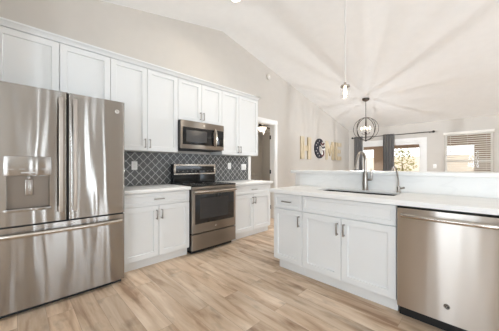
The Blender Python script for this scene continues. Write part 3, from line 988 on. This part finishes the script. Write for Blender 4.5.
for a, r in ((100, .22), (130, .20), (158, .235), (178, .15), (200, .235), (228, .20), (258, .22)):
    m = MB(LT)
    cx, cz = OC + r * math.cos(math.radians(a)), OZc + r * math.sin(math.radians(a))
    pts = [(cx + (.021 if k % 2 == 0 else .009) * math.sin(PI * k / 5), cz + (.021 if k % 2 == 0 else .009) * math.cos(PI * k / 5)) for k in range(10)]
    m.prism(pts, 'y', .029, .034)
    m.build('star', M_STAR, ow, 0)


def stripe(ctrl, w_, mat, name):
    pts = []
    for i in range(17):
        t = i / 16
        p = Vector(ctrl[0]) * (1 - t) ** 3 + Vector(ctrl[1]) * 3 * t * (1 - t) ** 2 + Vector(ctrl[2]) * 3 * t * t * (1 - t) + Vector(ctrl[3]) * t ** 3
        pts.append((OC + p.x, .016, OZc + p.y))
    MB(LT).tube(pts, .02, 8, sq=(w_, .014) if False else None).build(name, mat, ow)
stripe([(.06, .20), (.16, .10), (.22, .10), (.26, .17)], .02, M_RED, 'stripe')
stripe([(.02, .12), (.12, .00), (.22, .02), (.30, .06)], .02, M_NAVY, 'stripe')
stripe([(.04, .07), (.10, -.02), (.20, -.04), (.30, .00)], .02, M_STAR, 'stripe')
stripe([(.02, -.20), (.20, -.26), (.30, -.14), (.20, -.06)], .02, M_RED, 'stripe')
stripe([(.10, -.17), (.20, -.17), (.18, -.06), (.10, -.08)], .02, M_STAR, 'stripe')

# ------------------------------------------------------------------ pendant over the bar
PX, PY = -1.238, 2.95
pz = zc(PY)
pe = thing('pendant_light', 'clear glass cylinder pendant on a long pale cord above the bar', 'pendant light', (PX, PY, 2.05))
MB().lathe((PX, PY, pz - .045), [(.06, .0), (.06, .02), (.05, .05)], 24).build('canopy', M_NICK, pe)
MB().tube([(PX, PY, pz - .03), (PX, PY, 2.245)], .0065, 8).build('cord', M_CORD, pe)
MB().lathe((PX, PY, 2.19), [(.056, 0), (.056, .018), (.05, .022), (.018, .026), (.014, .060), (.0, .062)], 28).build('cap', M_SSF, pe)
gm = MB()
for r in (.053, .050):
    gm.lathe((PX, PY, 2.05), [(r, 0), (r, .142)], 28)
gm = MB(); ra = []
for r, z in ((.054, 2.195), (.054, 2.05), (.051, 2.05), (.051, 2.195)):
    ra.append([gm.v((PX + r * math.cos(2 * PI * k / 28), PY + r * math.sin(2 * PI * k / 28), z)) for k in range(28)])
for A, B in zip(ra, ra[1:]):
    for k in range(28): gm.bm.faces.new((A[k], A[(k + 1) % 28], B[(k + 1) % 28], B[k]))
gm.build('glass_shade', M_GLASS, pe)
MB().lathe((PX, PY, 2.065), [(0, 0), (.012, .004), (.02, .03), (.02, .07), (.013, .10), (.012, .125)], 20).build('bulb', M_BULBP, pe)
light('pendant_lamp', 'POINT', (PX, PY, 2.055), 7, (1, .86, .68), radius=.02)

# ------------------------------------------------------------------ orb chandelier over the dining end
HX, HY, HZ, HR = -2.09, 6.23, 2.127, .285
hz = zc(HY)
ch = thing('orb_chandelier', 'dark metal orb chandelier of crossing rings over the dining area', 'chandelier', (HX, HY, HZ - HR))
MB().lathe((HX, HY, hz - .055), [(.0, -.012), (.02, -.01), (.075, .02), (.085, .045), (.085, .065)], 28).build('canopy', M_BRONZE, ch)
MB().tube([(HX, HY, hz - .05), (HX, HY, HZ + HR)], .008, 8).build('stem', M_BRONZE, ch)
for k in range(4):
    a = math.radians(20 + 45 * k)
    pts = [(HX + HR * math.sin(t) * math.cos(a), HY + HR * math.sin(t) * math.sin(a), HZ + HR * math.cos(t)) for t in [2 * PI * i / 48 for i in range(48)]]
    MB().tube(pts, .008, 8, True, sq=(.0100, .0060)).build('ring', M_BRONZE, ch)
MB().tube([(HX, HY, HZ + HR), (HX, HY, HZ - HR - .03)], .011, 10).build('column', M_BRONZE, ch)
MB().lathe((HX, HY, HZ - HR - .035), [(0, 0), (.02, .012), (.026, .03), (.012, .05)], 16).build('finial', M_BRONZE, ch)
for k in range(4):
    a = math.radians(5 + 90 * k)
    dx, dy = math.cos(a), math.sin(a)
    arm = MB().tube([(HX + dx * r, HY + dy * r, HZ + z) for r, z in ((.008, -.11), (.03, -.135), (.07, -.13), (.09, -.10), (.095, -.075))], .006, 8).build('arm', M_BRONZE, ch)
    MB().lathe((HX + dx * .095, HY + dy * .095, HZ - .08), [(.024, 0), (.024, .006), (.012, .008), (.012, .07)], 14).build('candle', M_TRIM, arm)
    MB().lathe((HX + dx * .095, HY + dy * .095, HZ - .012), [(.011, 0), (.019, .022), (.016, .042), (.004, .068), (0, .07)], 14).build('bulb', M_BULB, arm)
    cl = light('chandelier_lamp', 'POINT', (HX + dx * .095, HY + dy * .095, HZ + .068), 5.8, (.87, .93, 1.0), radius=.004)
    cl.data.use_nodes = True                       # gentler falloff: the exposure-blended look of the photograph
    nt = cl.data.node_tree
    lf = nt.nodes.new('ShaderNodeLightFalloff'); lf.inputs['Strength'].default_value = 1.0
    nt.links.new(lf.outputs['Constant'], nt.nodes['Emission'].inputs['Strength'])

# recessed light near the ridge (its lens follows the ceiling slope)
def can(x, y, label, e):
    t = thing('recessed_light', label, 'ceiling light', (x, y, zc(y) - .012), 'recessed ceiling lights')
    s = SL if y < RY else -SL
    M = lambda a, b, c: (x + a, y + b, zc(y) + s * b + c)
    m = MB(M)
    m.lathe((0, 0, -.012), [(.062, .012), (.066, .0), (.088, .002), (.092, .0118)], 32)
    m.build('trim_ring', M_TRIM, t)
    MB(M).lathe((0, 0, -.004), [(0, .0), (.064, .0), (.064, .003)], 28).build('lens', M_CAN, t)
    l = light('recessed_lamp', 'AREA', (x, y, zc(y) - .03), e, (1, .93, .84), (-math.atan(s), 0, 0), .12)
    l.data.spread = math.radians(150)
can(-2.46, 2.19, 'small round recessed light at the top edge near the ceiling ridge', 8)

# ------------------------------------------------------------------ hall ceiling fan
KX, KY = -4.5, 4.997
kf = thing('ceiling_fan', 'ceiling fan with lit bowl and pull chain seen through the hall opening', 'ceiling fan', (KX, KY, 2.2))
MB().lathe((KX, KY, 2.30), [(.04, 0), (.10, .02), (.11, .08), (.06, .12), (.06, .20)], 24).build('motor', M_ROD, kf)
for k in range(5):
    a = 2 * PI * k / 5 + .62
    c, s = math.cos(a), math.sin(a)
    M = lambda u, v_, z: (KX + u * c - v_ * s, KY + u * s + v_ * c, z)
    MB(M).prism([(.10, -.03), (.22, -.06), (.60, -.07), (.63, -.05), (.63, .05), (.60, .07), (.22, .06), (.10, .03)], 'z', 2.345, 2.355).build('blade', M_ROD, kf)
MB().lathe((KX, KY, 2.205), [(0, 0), (.05, .008), (.10, .035), (.125, .075), (.125, .095)], 28).build('light_bowl', M_BOWL, kf)
MB().tube([(KX + .06, KY, 2.26), (KX + .06, KY, 2.02)], .004, 6).build('pull_chain', M_FAUC, kf)
light('hall_lamp', 'POINT', (KX, KY, 2.17), 60, (1, .94, .86), radius=.06)

# ------------------------------------------------------------------ curtains
rod = thing('curtain_rod', 'thin dark curtain rod with round finials above the patio door', 'curtain rod', (-2.08, FY - .09, 2.14))
MB().tube([(-3.17, FY - .09, 2.155), (-.99, FY - .09, 2.155)], .011, 10).build('rod', M_ROD, rod)
for x in (-3.19, -.975):
    MB().lathe((x, FY - .09, 2.155), [(0, -.034), (.024, -.026), (.034, 0), (.024, .026), (0, .034)], 16, 'x').build('finial', M_ROD, rod)
for x in (-3.08, -1.06):
    MB().tube([(x, FY - .001, 2.135), (x, FY - .05, 2.135), (x, FY - .09, 2.142)], .007, 8).build('bracket', M_ROD, rod)


def curtain(x0, x1, folds, label):
    m = MB()
    n = folds * 8
    def prof(z, amp, s):
        return [(x0 + (x1 - x0) * i / n, FY - .09 + .03 * amp * math.sin(2 * PI * folds * i / n) + s) for i in range(n + 1)]
    rows = []
    for z, amp in ((2.19, .8), (1.6, 1.0), (.9, 1.15), (.03, 1.25)):
        f = prof(z, amp, -.016); b = prof(z, amp, .016)
        rows.append([m.v(p + (z,)) for p in f + b[::-1]])
    for A, B in zip(rows, rows[1:]):
        L = len(A)
        for k in range(L): m.bm.faces.new((A[k], A[(k + 1) % L], B[(k + 1) % L], B[k]))
    m.bm.faces.new(rows[0]); m.bm.faces.new(rows[-1])
    return tag(m.build('curtain', M_CURT, smooth=60), label, 'curtain', 'charcoal curtains on the patio door rod')
curtain(-3.12, -2.86, 4, 'charcoal curtain panel gathered at the left end of the rod')
curtain(-2.235, -1.93, 4, 'charcoal curtain panel hanging at the middle of the rod')

# ------------------------------------------------------------------ blinds
bl = thing('window_blind', 'white horizontal slat blind lowered over the right far window', 'window blind', (-.28, FY - .03, .9))
MB().box(-.765, .20, FY - .075, FY - .001, 2.035, 2.10, .006).build('headrail', M_BLIND, bl)
m = MB()
for k in range(21):
    z = 2.005 - k * .0525
    m.prism([(FY - .058, z - .013), (FY - .014, z + .011), (FY - .014, z + .014), (FY - .058, z - .010)], 'x', -.735, .17)
m.build('slats', M_BLIND, bl)
MB().box(-.735, .17, FY - .062, FY - .010, .905, .925, .004).build('bottom_rail', M_BLIND, bl)
m = MB()
for x in (-.62, -.28, .06):
    m.tube([(x, FY - .063, 2.04), (x, FY - .063, .92)], .0022, 6); m.tube([(x, FY - .009, 2.04), (x, FY - .009, .92)], .0022, 6)
m.build('ladder_cords', M_BLIND, bl)

# ------------------------------------------------------------------ back yard
struct('ground_patio', MB().box(-12, 8, FY + .12, 24, -.14, -.04), M_PATIO)
struct('wall_yard', MB().box(-12, 8, 20, 20.2, -.1, 1.9), M_YARDWALL)
pc = thing('patio_cover', 'brown patio cover with square columns outside the far windows', 'patio cover', (-2, 10, -.04))
MB().box(-8, 4, FY + .13, 11.9, 2.35, 2.5).build('roof', M_SOFFIT, pc)
MB().box(-8, 4, 11.35, 11.65, 1.95, 2.35).build('beam', M_STUCCO, pc)
for x in (-6.5, -3.23, .0): MB().box(x - .22, x + .22, 11.28, 11.72, -.04, 1.96).build('column', M_STUCCO, pc)
sb = thing('garden_shrub', 'loose yellow green shrub outside the patio door', 'shrub', (-2.75, 13.2, -.04))
MB().tube([(-2.75, 13.2, -.04), (-2.72, 13.2, .7), (-2.78, 13.2, 1.4)], [.05, .035, .02], 8).build('trunk', M_BARK, sb)
m = MB()
for k in range(500):
    a = random.uniform(0, 2 * PI); r = .62 * math.sqrt(random.random()); z = random.uniform(.5, 2.05)
    r *= 1 - .5 * abs(z - 1.25) / .8
    p = Vector((-2.75 + r * math.cos(a), 13.2 + r * math.sin(a), z))
    d = Vector((random.gauss(0, 1), random.gauss(0, 1), random.gauss(0, .6))).normalized() * .07
    e = d.cross(Vector((random.gauss(0, 1), random.gauss(0, 1), random.gauss(0, 1)))).normalized() * .028
    m.quad(p - d, p + e, p + d, p - e)
m.build('foliage', M_LEAF, sb, 0)['kind'] = 'stuff'
